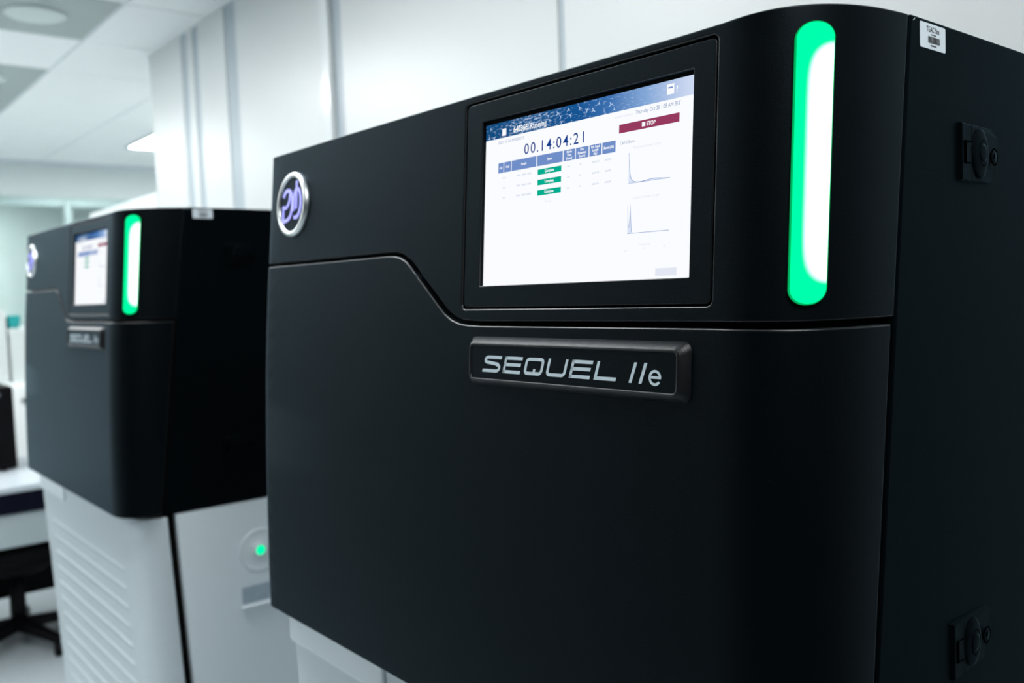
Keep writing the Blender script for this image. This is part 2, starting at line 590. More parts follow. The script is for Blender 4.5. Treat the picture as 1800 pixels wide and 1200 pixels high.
# back wall of joined panels
wall = S(box('wall_back', -3.217, 3.4, YW + 0.003, YW + 0.14, 0, ZC + .02, M['wall_joint']))
joints = [-3.217, -2.755, -2.62, -2.245, -1.388, -0.306, 0.93, 2.2, 3.4]
gaps = [0.0, 0.07, 0.06, 0.11, 0.065, 0.020, 0.018, 0.018, 0]
for i in range(len(joints) - 1):
    x0 = joints[i] + gaps[i] / 2
    x1 = joints[i + 1] - gaps[i + 1] / 2
    box('wall_panel', x0, x1, YW - 0.002, YW + 0.014, 0.0, ZC - .004, M['wall'], wall, 0.003, 1)
for x0, x1 in ((-1.478, -1.420),):
    box('cover_strip', x0, x1, YW - 0.016, YW - 0.0015, 0.0, ZC - .004, M['wall_strip'], wall, 0.005, 3)
S(box('wall_return', -3.217, -3.08, YW + 0.14, 3.7, 0, ZC + .02, M['wall']))
S(box('wall_side', -9.2, -3.217, 3.6, 3.7, 0, ZC + .02, M['wall']))
S(box('wall_front', -9.2, -1.2, -3.3, -3.2, 0, ZC + .02, M['wall']))
S(box('wall_far', -9.2, -9.1, -3.2, 3.6, 0, ZC + .02, M['farwall']))
# bulkhead and glazed screen at the far end
S(box('trim_1', XB - 0.12, XB, -3.2, 3.6, 2.41, ZC + .02, M['bulk']))
ys = [-3.2, -1.9, -0.65, 0.45, 1.50, 2.7, 3.6]
for i in range(len(ys) - 1):
    wn = S(box('window_%d' % (i + 1), XB - 0.06, XB - 0.05, ys[i] + 0.03, ys[i + 1] - 0.03, 0.0, 2.41, M['glass']))
    box('mullion', XB - 0.085, XB - 0.025, ys[i] - 0.03, ys[i] + 0.03, 0, 2.41, M['alu'], wn, 0.004, 1)
    box('rail', XB - 0.085, XB - 0.025, ys[i] + 0.03, ys[i + 1] - 0.03, 2.33, 2.41, M['alu'], wn, 0.004, 1)
ceiling_light(-5.84, -4.60, 2.90, 3.52, ZC + 0.014, 'unseen ceiling light panel added to brighten the far bay')  # hidden panel added to brighten the far bay and its ceiling
ceiling_light(-8.7, -7.5, 0.4, 1.0, ZC + .0025, 'ceiling light panel in the room beyond the glass screen')

# ------------------------------------------------------------------ the instrument
SEAM = [(-0.035, 1.5145), (0.05, 1.5145), (0.20, 1.5135), (0.345, 1.5135), (0.362, 1.5130), (0.376, 1.5105), (0.389, 1.5055),
        (0.400, 1.4980), (0.413, 1.4875), (0.4589, 1.4512), (0.470, 1.4430), (0.484, 1.4360), (0.499, 1.4318), (0.516, 1.4302),
        (0.54, 1.4296), (0.7, 1.4296), (0.84, 1.4294), (0.9, 1.4282), (0.95, 1.4275), (1.0, 1.427)]
SEAM_UP = [(-0.035, 1.5195), (0.05, 1.5192), (0.20, 1.5182), (0.348, 1.5182), (0.366, 1.5176), (0.382, 1.5145), (0.397, 1.5080),
           (0.409, 1.4995), (0.422, 1.4890), (0.463, 1.4572), (0.476, 1.4470), (0.490, 1.4400), (0.505, 1.4362), (0.520, 1.4350),
           (0.54, 1.4346), (0.7, 1.4346), (0.84, 1.4346), (0.9, 1.4338), (0.95, 1.4335), (1.0, 1.433)]
SR = S0 + CL
LAMP_T = (0.360, 0.530)
def seam_pts(tab, s0, s1, n_lin=0.008):
    xs = sorted(set([s0, s1] + [t[0] for t in tab if s0 < t[0] < s1] + list(np.arange(s0, s1, n_lin))))
    return [(x, float(np.interp(x, [t[0] for t in tab], [t[1] for t in tab]))) for x in xs]

def build_instrument():
    root = empty('sequencing_instrument', (0.4635, 0.45, 0))
    ORG[root.name] = Vector(root.location)
    cs = [RL - RL * math.pi / 2 * k / 6 for k in range(7)] + [S0 + CL * k / 26 for k in range(0, 26)]
    cz = [1.02, 1.05] + list(np.arange(1.08, 1.5, 0.03))
    # --- upper front panel with the display opening
    BX0, BX1, BZ0, BZ1 = 0.5015, 0.8370, 1.4475, 1.6708
    lo = seam_pts(SEAM_UP, -0.035, SR - 0.002)
    # close the two vertical ends
    out = lo + [(SR - 0.002, z) for z in np.linspace(lo[-1][1] + .006, 1.673, 30)] + \
        [(s, 1.6785) for s in np.arange(SR - 0.002, -0.035, -0.005)] + [(-0.035, 1.6785)] + \
        [(-0.035, z) for z in np.linspace(1.673, lo[0][1] + .006, 20)]
    hole = rrect(BX0, BX1, BZ0, BZ1, 0.006)
    plate('upper_panel', out, [hole], 0.0018, 0.014, P, 0.0, M['black'], root, cs=cs, rim_mat=M['edge'])
    # --- lower door
    hi = seam_pts(SEAM, -0.035, SR - 0.0065)
    out = [(s, 1.0) for s in np.arange(-0.035, SR - 0.0075, 0.005)] + [(SR - 0.0065, z) for z in np.linspace(1.0, hi[-1][1], 50)][:-1] + hi[::-1] + \
        [(-0.035, z) for z in np.linspace(hi[0][1], 1.0, 50)][1:-1]
    plate('door', out, [], 0.0020, 0.016, P, -0.0008, M['black'], root, cs=cs, cz=cz, rim_mat=M['edge'])
    # --- inner chassis seen through the gaps
    V, F = [], []
    zs = [1.003, 1.1, 1.2, 1.3, 1.36, 1.43, 1.675]
    ss = [-0.03] + [RL - RL * math.pi / 2 * k / 4 for k in (4, 3, 2, 1, 0)] + list(np.linspace(0.05, 0.80, 10)) + [S0 + CL * k / 14 for k in range(15)]
    def inner(s, z):
        q = P(s, z, 0.014)
        return Vector((min(q.x, W_ - 0.006), q.y, q.z))
    for z in zs:
        for s in ss: V.append(inner(s, z))
        V.append((W_ - 0.006, 0.3, z)); V.append((0.006, 0.3, z))
    n = len(ss) + 2
    for k in range(len(zs) - 1):
        for i in range(n):
            j = (i + 1) % n
            F.append((k * n + i, k * n + j, (k + 1) * n + j, (k + 1) * n + i))
    F.append(list(range(n))[::-1])
    ch = pyd('inner_chassis', V, F, M['void'], root)
    V2 = [inner(s, 1.675) for s in ss] + [(W_ - .006, .3, 1.675), (.006, .3, 1.675)]
    pyd('top_cover', [tuple(v) for v in V2] + [(v[0], v[1], 1.670) for v in V2],
        [list(range(n)), list(range(n, 2 * n))[::-1]] + [[i, n + i, n + (i + 1) % n, (i + 1) % n] for i in range(n)], M['black_side'], root)
    # --- rear body: side panels run back from an inclined front edge
    prof = [(Ys(1.0) + .001, 1.0), (0.864, 1.0), (0.864, 1.679), (Ys(1.679) + .001, 1.679)]
    bm = bmesh.new()
    for x0, x1 in ((0.0, W_),):
        a = [bm.verts.new((x0, y, z)) for y, z in prof]
        b = [bm.verts.new((x1, y, z)) for y, z in prof]
        bm.faces.new(a); bm.faces.new(b[::-1])
        for i in range(4):
            bm.faces.new((a[i], b[i], b[(i + 1) % 4], a[(i + 1) % 4]))
    bmesh.ops.bevel(bm, geom=bm.edges[:], offset=0.0018, segments=2, affect='EDGES', profile=0.5)
    bm_obj('side_panel', bm, M['black_side'], root)
    # --- bezel and screen
    SX0, SX1, SZ0, SZ1 = 0.5305, 0.8120, 1.4722, 1.6480
    bez = rrect(BX0 + .0022, BX1 - .0022, BZ0 + .0022, BZ1 - .0022, 0.005)
    plate('screen_bezel', bez, [rrect(SX0, SX1, SZ0, SZ1, 0.0006, 2)], 0.0010, 0.013, P, 0.0012, M['black'], root, rim_mat=M['edge'])
    so = 0.0062
    ZT = SZ1 - 0.0036          # top of the lit area
    scr = quads_obj('screen', [rectq(SX0 - .003, SX1 + .003, SZ0 - .003, ZT)], P, so, M['d_white'], root, thick=0.004)
    quads_obj('screen_margin', [rectq(SX0 - .003, SX1 + .003, ZT, SZ1 + .003)], P, so - .0002, M['void'], scr)
    scr['label'] = 'bright white touch screen showing a blue timer'
    dx, dz = 0.2800, ZT - SZ0
    def U(u): return SX0 + u * dx
    def Vv(v): return ZT - v * dz
    def rect(name, u0, u1, v0, v1, m, lay=1):
        return quads_obj(name, [rectq(U(u0), U(u1), Vv(v1), Vv(v0))], P, so - .00012 * lay, M[m], scr)
    def txt(name, t, u, v, h, m, align='LEFT', lay=2, width=None, cond=0.9, bold=0.0):
        return quads_obj(name, text_quads(t, U(u), Vv(v), h * dz * 1.37, align, width=width * dx if width else None, condense=cond, bold=bold), P, so - .00012 * lay, M[m], scr)
    # header band with its own uv
    hq = rectq(SX0 - .002, SX1 + .002, Vv(0.097), ZT)
    hd = quads_obj('display_header', [hq], P, so - .00012, M['d_header'], scr)
    ul = hd.data.uv_layers.new(name='UVMap')
    for i, uvc in enumerate(((0, 0), (1, 0), (1, 1), (0, 1))): ul.data[i].uv = uvc
    rect('menu_icon', 0.097, 0.120, 0.043, 0.086, 'd_white', 2)
    txt('header_text', '64036E:', 0.162, 0.080, 0.036, 'd_white', width=0.085, bold=0.03)
    txt('header_text', 'Running', 0.255, 0.082, 0.036, 'd_white', width=0.086, bold=0.012)
    rect('calculator_icon', 0.891, 0.919, 0.018, 0.070, 'd_white', 2)
    rect('calculator_icon', 0.896, 0.914, 0.032, 0.040, 'd_line', 3)
    txt('help_icon', '?', 0.926, 0.066, 0.034, 'd_white', bold=0.02)
    # specks of the header picture: little three-armed marks
    rnd = random.Random(5)
    q = []
    for (u, v, k) in ((.40, .03, 1), (.415, .05, .8), (.455, .025, .9), (.465, .058, 1), (.51, .03, .9), (.545, .05, 1), (.575, .06, 1.1), (.60, .03, .8), (.655, .05, 1), (.67, .082, .8), (.02, .085, 1), (.05, .088, 1), (.03, .03, .8), (.145, .035, .8), (.42, .088, .8), (.35, .03, .8), (.36, .06, .7)):
        a0 = rnd.random() * 6.28
        star = []
        for j in range(3):
            a = a0 + j * 2.09 + rnd.uniform(-.3, .3)
            for da, rr_ in ((-.17, .0026), (.17, .0026), (1.05, .0006)):
                star.append((U(u) + rr_ * k * math.cos(a + da), Vv(v) + rr_ * k * math.sin(a + da)))
        quads_obj('header_mark', [star], P, so - .00024, M['d_mark'], scr)
    txt('display_text', '2021 10 22 PSEQ0273', 0.074, 0.132, 0.017, 'd_text', width=0.148)
    uu = 0.221
    for chh in '00.14:04:21':
        adv = 0.0352 if chh.isdigit() else 0.0150
        txt('elapsed_timer', chh, uu + adv / 2, 0.226, 0.066, 'd_timer', 'CENTER', cond=1.02, bold=0.003)
        uu += adv
    txt('display_text', 'Thursday Oct 28 1:28 AM BST', 0.764, 0.133, 0.022, 'd_text', width=0.181)
    txt('display_text', 'Estimated Completion:', 0.674, 0.133, 0.014, 'd_faint', width=0.079)
    rect('stop_button', 0.694, 0.942, 0.171, 0.217, 'd_stop')
    rect('stop_button', 0.792, 0.806, 0.182, 0.205, 'd_white', 2)
    txt('stop_text', 'STOP', 0.811, 0.204, 0.022, 'd_white', width=0.037, bold=0.03)
    cells = [(.078, .1085, 'Cell'), (.1115, .1525, 'Well'), (.156, .2935, 'Sample'), (.298, .4305, 'Status'),
             (.435, .4915, 'Movie|Time|(hours)'), (.4955, .5565, 'Pre-|Extension|(hours)'), (.561, .6165, 'Pol. Read|Length|(bp)'), (.6205, .680, 'Bases (Gb)')]
    for a, b, t in cells:
        rect('table_header_cell', a, b, 0.249, 0.311, 'd_cell')
        ls = t.split('|')
        for i, l in enumerate(ls):
            txt('table_header_text', l, (a + b) / 2, 0.286 + (i - (len(ls) - 1) / 2) * 0.0185, 0.0145, 'd_white', 'CENTER', cond=0.85, bold=0.03)
    for k in range(3):
        v = 0.331 + 0.0605 * k
        rect('status_cell', 0.302, 0.425, v, v + 0.032, 'd_green')
        txt('status_text', 'Complete', 0.3635, v + 0.0225, 0.0165, 'd_white', 'CENTER', cond=0.85, bold=0.03)
        for u, wd in ((.105, .02), (.185, .09), (.455, .014), (.515, .01), (.575, .035), (.635, .03)):
            q = []
            for j in range(3): q.append(rectq(U(u + wd * j / 3), U(u + wd * (j + .75) / 3), Vv(v + .018), Vv(v + .008)))
            quads_obj('table_entry', q, P, so - .00012, M['d_faint'], scr)
    txt('display_text', 'Running', 0.36, 0.528, 0.014, 'd_faint', 'CENTER')
    txt('display_text', 'Cell 3 Stats', 0.700, 0.278, 0.017, 'd_text', width=0.061)
    txt('display_text', 'Polymerase Read Length', 0.759, 0.312, 0.013, 'd_faint', width=0.113)
    txt('display_text', 'Longest Subread Length', 0.760, 0.575, 0.013, 'd_faint', width=0.11)
    # charts: falling curve and narrow peak
    def chart(top, base, f):
        us = [0.7405 + 0.171 * (i / 60) for i in range(61)]
        hs = [f((u - 0.7405) / 0.171) for u in us]
        q = [[(U(us[i]), Vv(base)), (U(us[i + 1]), Vv(base)), (U(us[i + 1]), Vv(base - hs[i + 1] * (base - top))), (U(us[i]), Vv(base - hs[i] * (base - top)))] for i in range(60)]
        quads_obj('chart_area', q, P, so - .00012, M['d_fill'], scr)
        q = []
        ribbon(q, [(U(us[i]), Vv(base - hs[i] * (base - top))) for i in range(61)], 0.00045)
        ribbon(q, [(U(us[0]), Vv(base)), (U(us[-1]), Vv(base))], 0.0003)
        quads_obj('chart_line', q, P, so - .00024, M['d_line'], scr)
    chart(0.33, 0.491, lambda t: 0.75 * math.exp(-t * 55) + 0.42 * math.exp(-t * 16) + 0.055 * math.exp(-((t - 0.62) / .22) ** 2) * (t > .12) if t > 0 else 1.0)
    chart(0.59, 0.755, lambda t: max(0.9 * math.exp(-t * 90), 0.95 * math.exp(-((t - 0.068) / .018) ** 2), 0.20 * math.exp(-(t / .1) ** 4)))
    for u, nm in ((.736, 'P0'), (.815, 'P1'), (.896, 'P2')):
        txt('display_text', nm, u, 0.852 - (u - .736) * .08, 0.013, 'd_faint', 'CENTER')
        txt('display_text', 'Productivity' if nm == 'P1' else '', 0.815, 0.822, 0.013, 'd_faint', 'CENTER') if nm == 'P1' else None
    rect('button', 0.861, 0.945, 0.945, 0.984, 'd_btn')
    # --- green status lamp on the corner
    a0, a1 = S0 + CL * LAMP_T[0], S0 + CL * LAMP_T[1]
    st = rrect(a0, a1, 1.4462, 1.6642, (a1 - a0) / 2 - .0003, 12)
    st = dense(st, 0.004)
    lampo = plate('status_lamp', st, [], 0.0010, 0.0034, P, -0.0034, M['bar'], root, cs=list(np.linspace(a0, a1, 9))[1:-1],
                  uvbox=(a0, a1, 1.4462, 1.6642), rim_mat=M['bar_edge'], nf=3, rim_all=True)
    lampo['label'] = 'glowing green status light bar with a white core'
    # --- name plate on the door
    NX0, NX1, NZ0, NZ1 = 0.523, 0.819, 1.3675, 1.4185
    V, F = [], []
    rings = [(0, 0.0, .008), (0.0002, -0.002, .008), (0.0062, -0.0092, .006), (0.0072, -0.0100, .0055), (0.0085, -0.0100, .0045), (0.0092, -0.0094, .004), (0.0094, -0.0084, .004)]
    for ins, off, rr in rings:
        for p in rrect(NX0 + ins, NX1 - ins, NZ0 + ins * .85, NZ1 - ins, rr): V.append(P(p[0], p[1], off))
    n = len(V) // len(rings)
    for k in range(len(rings) - 1):
        for i in range(n):
            F.append((k * n + i, k * n + (i + 1) % n, (k + 1) * n + (i + 1) % n, (k + 1) * n + i))
    np_ = pyd('name_plate', V, F, M['plate'], root, True)
    np_['label'] = 'raised black name plate with silver lettering'
    quads_obj('plate_face', [rrect(NX0 + .009, NX1 - .009, NZ0 + .0078, NZ1 - .009, .004)], P, -0.0085, M['black'], np_)
    # lettering, drawn as strokes in a unit cell (width x, height 1) then sheared
    LX0, LX1, LZ0, LZ1 = 0.5515, 0.7415, 1.3822, 1.3992
    h = LZ1 - LZ0
    def arc(cx, cy, rx, ry, a, b, n=6):
        return [(cx + rx * math.cos(math.radians(a + (b - a) * i / n)), cy + ry * math.sin(math.radians(a + (b - a) * i / n))) for i in range(n + 1)]
    tk = 0.19
    wd = 1.55
    e = tk / 2
    L_ = {
        'S': [[(wd, 1 - e)] + [(0.32, 1 - e)] + arc(.32, .75, .23, .25 - e, 90, 270) + [(wd - .30, .5)] + arc(wd - .30, .25 + e * .3, .24, .25 - e * .7, 90, -90) + [(-.02, e)]],
        'E': [[(.0, 1 - e), (wd, 1 - e)], [(e, 1), (e, 0)], [(.0, .52), (wd - .06, .52)], [(.0, e), (wd, e)]],
        'Q': [[(.30, e)] + arc(.3, .3, .3 - e, .3 - e, 270, 180) + arc(.3, .7, .3 - e, .3 - e, 180, 90) + arc(wd - .3, .7, .3 - e, .3 - e, 90, 0) + arc(wd - .3, .3, .3 - e, .3 - e, 0, -90) + [(.30, e)], [(wd * .55, .10), (wd * .55, .36)]],
        'U': [[(e, 1)] + arc(.3, .3, .3 - e, .3 - e, 180, 270) + arc(wd - .3, .3, .3 - e, .3 - e, 270, 360) + [(wd - e, 1)]],
        'L': [[(e, 1)] + [(e, e), (wd, e)]],
    }
    total = 6 * wd + 5 * 0.30
    kx = (LX1 - LX0) / total
    sh = 0.30
    q = []
    cx = 0.0
    for chh in 'SEQUEL':
        for st_ in L_[chh]:
            qq = []
            ribbon(qq, st_, tk)
            for f in qq:
                q.append([(LX0 + (cx + u) * kx + v * h * sh, LZ0 + v * h) for u, v in f])
        cx += wd + 0.30
    # slanted numerals and the small e
    for bx in (0.7570, 0.7685):
        q.append([(bx, LZ0 - .0004), (bx + .0034, LZ0 - .0004), (bx + .0098, LZ1 + .0004), (bx + .0064, LZ1 + .0004)])
    ce = (0.7868, LZ0 + .0052)
    qq = []
    ribbon(qq, [(ce[0] - .0058, ce[1] + .0004), (ce[0] + .0056, ce[1] + .0004)] + [(ce[0] + .0058 * math.cos(math.radians(a)), ce[1] + .0056 * math.sin(math.radians(a))) for a in range(12, 325, 13)], .0023)
    q += qq
    quads_obj('plate_lettering', q, P, -0.0087, M['letter'], np_)
    # --- round emblem
    EC, ER = (0.0885, 1.6005), 0.0460
    V, F = [], []
    nn = 56
    pr = [(ER, 0.0), (ER, -0.003), (ER - .0012, -0.0058), (ER - .004, -0.0072), (ER - .0060, -0.0066), (ER - .0076, -0.0045), (ER - .0079, -0.001)]
    for r_, of in pr:
        for i in range(nn):
            a = 2 * math.pi * i / nn
            V.append(P(EC[0] + r_ * math.cos(a), EC[1] + r_ * math.sin(a), of))
    for k in range(len(pr) - 1):
        for i in range(nn):
            F.append((k * nn + i, k * nn + (i + 1) % nn, (k + 1) * nn + (i + 1) % nn, (k + 1) * nn + i))
    em = pyd('emblem_ring', V, F, M['chrome'], root, True)
    em['label'] = 'silver ring emblem with violet letters'
    ri = ER - .0076
    quads_obj('emblem_disc', [[(EC[0] + ri * math.cos(2 * math.pi * i / nn), EC[1] + ri * math.sin(2 * math.pi * i / nn)) for i in range(nn)]], P, -0.0042, M['black'], em)
    def ev(pts): return [(EC[0] + u * ri, EC[1] + v * ri) for u, v in pts]
    def sm(pts, k=2):
        for _ in range(k):
            o = [pts[0]]
            for a, b in zip(pts, pts[1:]):
                o += [(a[0] * .75 + b[0] * .25, a[1] * .75 + b[1] * .25), (a[0] * .25 + b[0] * .75, a[1] * .25 + b[1] * .75)]
            pts = o + [pts[-1]]
        return pts
    q = []
    th = 0.0050
    ribbon(q, ev(sm([(-.66, .30), (-.52, .50), (-.26, .56), (.00, .42), (.10, .08), (.04, -.32), (-.18, -.56), (-.58, -.60)])), th)
    ribbon(q, ev(sm([(-.64, -.08), (-.42, -.12), (-.22, .02), (-.13, .22), (-.12, .44)])), th * .9)
    ribbon(q, ev([(-.66, -.02), (-.66, -.72)]), th)
    ribbon(q, ev([(.42, .84), (.40, -.20)]), th)
    ribbon(q, ev(sm([(.20, -.26), (.18, .14), (.26, .44), (.46, .56), (.66, .46), (.76, .18)])), th * .9)
    ribbon(q, ev(sm([(.76, .20), (.78, -.16), (.62, -.44), (.44, -.52), (.24, -.50)])), th)
    quads_obj('emblem_letters', q, P, -0.0054, M['violet'], em, thick=0.001)
    # --- asset sticker on the side
    def side(y, z, off=0.0): return Vector((W_ - off, y, z))
    stq = quads_obj('asset_sticker', [rrect(0.1880, 0.2335, 1.6548, 1.6758, 0.0016, 4)], side, -0.0003, M['label'], root, thick=.0003)
    stq['label'] = 'white asset sticker with barcode'
    quads_obj('sticker_text', text_quads('TGAC Site', 0.1990, 1.6690, 0.0064, width=0.0228, bold=0.012), side, -0.0005, M['ink'], stq)
    rr = random.Random(3)
    q, y = [], 0.2015
    while y < 0.2225:
        wb = rr.choice([.0004, .0006, .0009])
        q.append(rectq(y, y + wb, 1.6598, 1.6653)); y += wb + rr.choice([.0003, .0005])
    quads_obj('barcode', q, side, -0.0005, M['ink'], stq)
    q = [rectq(0.2075 + .0022 * i, 0.2075 + .0022 * i + .0016, 1.6664, 1.6674) for i in range(4)] + [rectq(0.206 + .0022 * i, 0.206 + .0022 * i + .0017, 1.6572, 1.6585) for i in range(5)]
    quads_obj('sticker_code', q, side, -0.0005, M['ink'], stq)
    # glint at the top of the seam, modelled as a small pale chip
    q = [[(0.1765, 1.6742), (0.1785, 1.6752), (0.1797, 1.6768), (0.1777, 1.6758)]]
    quads_obj('seam_glint', q, side, -0.0004, M['letter'], root, thick=.0006)
    # --- swing handle latches on the side
    for (ly, lz) in ((0.2530, 1.5475), (0.2290, 1.1040)):
        V, F = [], []
        out = [(0, 0), (0.070, 0), (0.0845, 0.006), (0.0845, .044), (0.070, .0505), (0, .0505)]
        n = len(out)
        pts = [(0, 0.0), (0.0004, 0.0044), (0.0012, 0.0050)]
        for ins, o_ in pts:
            for (a, b) in inset(out, ins):
                V.append(side(ly + a, lz + b, -(o_ * (1.0 if a < .05 else .12)) - .0001))
        for k in range(2):
            for i in range(n): F.append((k * n + i, k * n + (i + 1) % n, (k + 1) * n + (i + 1) % n, (k + 1) * n + i))
        F.append(list(range(2 * n, 3 * n)))
        lt = pyd('side_latch', V, F, M['black_side'], root)
        lt['label'] = 'flush black swing latch with round button'
        gq = []
        ribbon(gq, [(ly + .0185, lz + .0495), (ly + .0185, lz + .0345), (ly + .0035, lz + .0345), (ly + .0035, lz + .0155), (ly + .0185, lz + .0155), (ly + .0185, lz + .001)], .0011)
        quads_obj('latch_groove', gq, side, -0.0054, M['groove'], lt)
        gq = [rectq(ly + .0035, ly + .0085, lz + .0155, lz + .0345)]
        quads_obj('finger_recess', gq, side, -0.00525, M['groove'], lt)
        # oval dome
        V, F = [], []
        nn2, mm = 40, 8
        for j in range(mm + 1):
            r_ = math.cos(math.pi / 2 * j / mm)
            hh = math.sin(math.pi / 2 * j / mm)
            for i in range(nn2):
                a = 2 * math.pi * i / nn2
                V.append(side(ly + .0375 + .0160 * r_ * math.cos(a), lz + .0255 + .0225 * r_ * math.sin(a), -.0046 - .0024 * hh))
        for j in range(mm):
            for i in range(nn2): F.append((j * nn2 + i, j * nn2 + (i + 1) % nn2, (j + 1) * nn2 + (i + 1) % nn2, (j + 1) * nn2 + i))
        pyd('latch_dome', V, F, M['black_side'], lt, True)
        gq = []
        ribbon(gq, [(ly + .0385 + .0085 * math.cos(2 * math.pi * i / 32), lz + .0255 + .0115 * math.sin(2 * math.pi * i / 32)) for i in range(32)], .0008, closed=True)
        quads_obj('button_groove', gq, side, -0.0073, M['groove'], lt)
        lathe('push_button', [(0.0076, 0), (0.0076, .0004), (0.0060, .0007), (0.0001, .0008)], (W_ + .0068, ly + .0385, lz + .0255), 'x', M['black_side'], lt, 28)
        lathe('key_lock', [(0.0064, 0), (0.0064, .0010), (0.0058, .0014), (0.0001, .0014)], (W_ + .0036, ly + .066, lz + .0240), 'x', M['black_side'], lt, 28)
        gq = []
        ribbon(gq, [(ly + .066 + .0072 * math.cos(2 * math.pi * i / 32), lz + .0240 + .0072 * math.sin(2 * math.pi * i / 32)) for i in range(32)], .0016, closed=True)
        quads_obj('lock_groove', gq, side, -0.0050, M['groove'], lt)
        kq = [[(ly + .066 + .0018 * math.cos(2 * math.pi * i / 16), lz + .0245 + .0024 * math.sin(2 * math.pi * i / 16)) for i in range(16)],
              [(ly + .066 + .0008 * math.cos(2 * math.pi * i / 12), lz + .0195 + .0009 * math.sin(2 * math.pi * i / 12)) for i in range(12)]]
        quads_obj('keyhole', kq, side, -0.0052, M['groove'], lt)
    # --- white base cabinet, front leaning inwards towards the floor
    def By(z): return 0.031 + 0.045 * (1.0 - z)
    def Bs(z): return 0.094 + 0.045 * (1.0 - z)
    def PB0(s, z):
        r_ = 0.012
        yf, ysd = By(z), Bs(z)
        c0 = 0.845
        if s < r_ + .008:
            a = (r_ + .008 - s) / r_
            if a <= math.pi / 2: return Vector((r_ + .008 - r_ * math.sin(a), yf + r_ - r_ * math.cos(a), z))
            return Vector((.008, yf + r_ + (a - math.pi / 2) * r_, z))
        if s <= c0: return Vector((s, yf, z))
        t = (s - c0) / 0.11 * math.pi / 2
        if t <= math.pi / 2: return Vector((c0 + (0.925 - c0) * math.sin(t), ysd - (ysd - yf) * math.cos(t), z))
        return Vector((0.925, ysd + (t - math.pi / 2) * .08, z))
    def PB(s, z, off=0.0):
        e_ = 1e-4
        n_ = (PB0(s + e_, z) - PB0(s - e_, z)).cross(Vector((0, -.045, 1))).normalized()
        return PB0(s, z) - n_ * off
    bcs = [.02 - .012 * math.pi / 2 * k / 5 for k in range(6)] + [.845 + .11 * k / 16 for k in range(16)]
    out = [(s, 0.055) for s in np.arange(-.03, .952, .006)] + [(.954, z) for z in np.linspace(.055, .992, 60)][:-1] + [(s, .992) for s in np.arange(.954, -.03, -.006)] + [(-.03, z) for z in np.linspace(.992, .055, 60)][:-1]
    plate('base_front', out, [], 0.003, 0.012, PB, 0.0, M['base_white'], root, cs=bcs)
    # step block under the upper housing, at the left end
    V = []
    bm = bmesh.new()
    bm_box(bm, 0.0085, 0.285, 0.0275, 0.07, 0.938, 0.999, 0.006, 3)
    bm_obj('hinge_cover', bm, M['base_side'], root)
    # louvres
    for k in range(15):
        z = 0.86 - 0.046 * k
        V, F = [], []
        prf = [(0.0, 0.0), (-0.002, -0.0016), (-0.006, -0.0022), (-0.016, 0.0)]
        for s in (0.10, 0.115, 0.765, 0.78):
            kk = 0.0 if s in (0.10, 0.78) else 1.0
            for dz_, of in prf: V.append(PB(s, z + dz_, of * kk - .0002))
        for i in range(3):
            for j in range(3): F.append((i * 4 + j, i * 4 + j + 1, (i + 1) * 4 + j + 1, (i + 1) * 4 + j))
        pyd('louvre', V, F, M['base_white'], root)
    # black gap core and side panels
    prof = [(Bs(.05) - .01, .05), (.84, .05), (.84, .998), (Bs(.998) - .01, .998)]
    bm = bmesh.new()
    a = [bm.verts.new((0.02, y, z)) for y, z in prof]; b = [bm.verts.new((0.908, y, z)) for y, z in prof]
    bm.faces.new(a); bm.faces.new(b[::-1])
    for i in range(4): bm.faces.new((a[i], b[i], b[(i + 1) % 4], a[(i + 1) % 4]))
    bm_obj('base_core', bm, M['void'], root)
    for x0, x1 in ((0.008, 0.022), (0.906, 0.925)):
        prof = [(Bs(.055) + .018, .055), (.85, .055), (.85, .996), (Bs(.996) + .018, .996)]
        bm = bmesh.new()
        a = [bm.verts.new((x0, y, z)) for y, z in prof]; b = [bm.verts.new((x1, y, z)) for y, z in prof]
        bm.faces.new(a); bm.faces.new(b[::-1])
        for i in range(4): bm.faces.new((a[i], b[i], b[(i + 1) % 4], a[(i + 1) % 4]))
        bmesh.ops.bevel(bm, geom=bm.edges[:], offset=0.002, segments=2, affect='EDGES', profile=0.5)
        bm_obj('base_side_panel', bm, M['base_side'], root)
    # power button with a green led in a dished ring
    pw = lathe('power_button', [(0.052, 0.0), (0.050, .0015), (0.046, .0005), (0.040, .0002), (0.020, .0004), (0.016, .003), (0.0001, .003)], (0.925, 0.304, 0.874), 'x', M['base_side'], root, 48)
    lathe('green_indicator', [(0.0115, 0), (0.0110, .002), (0.007, .0035), (0.0001, .004)], (0.928, 0.304, 0.874), 'x', M['led'], pw, 32)
    # handle recess with a printed label
    box('rating_label', 0.9245, 0.9262, 0.2540, 0.3450, 0.7535, 0.7930, M['rating'], root)
    bm = bmesh.new()
    bm_box(bm, 0.924, 0.936, 0.2500, 0.3600, 0.7440, 0.7500, 0.002, 2)
    bm_obj('label_ledge', bm, M['base_side'], root)
    for fx in (0.08, 0.85):
        for fy in (0.16, 0.78):
            lathe('foot', [(0.03, 0.0), (0.032, .01), (0.025, .03), (0.022, .056)], (fx, fy, 0), 'z', M['blackobj'], root, 20)
    return root

near = build_instrument()

def copy_tree(o, parent=None):
    c = o.copy()
    COL.objects.link(c)
    c.parent = parent
    for chd in list(o.children): copy_tree(chd, c)
    return c
far = copy_tree(near)
far.location.x -= 1.65
tag(near, 'large black and white lab instrument in front, its bright screen showing a blue timer', 'lab instrument', 'twin lab instruments')
tag(far, 'blurred black and white lab instrument standing behind, left of the nearer one', 'lab instrument', 'twin lab instruments')

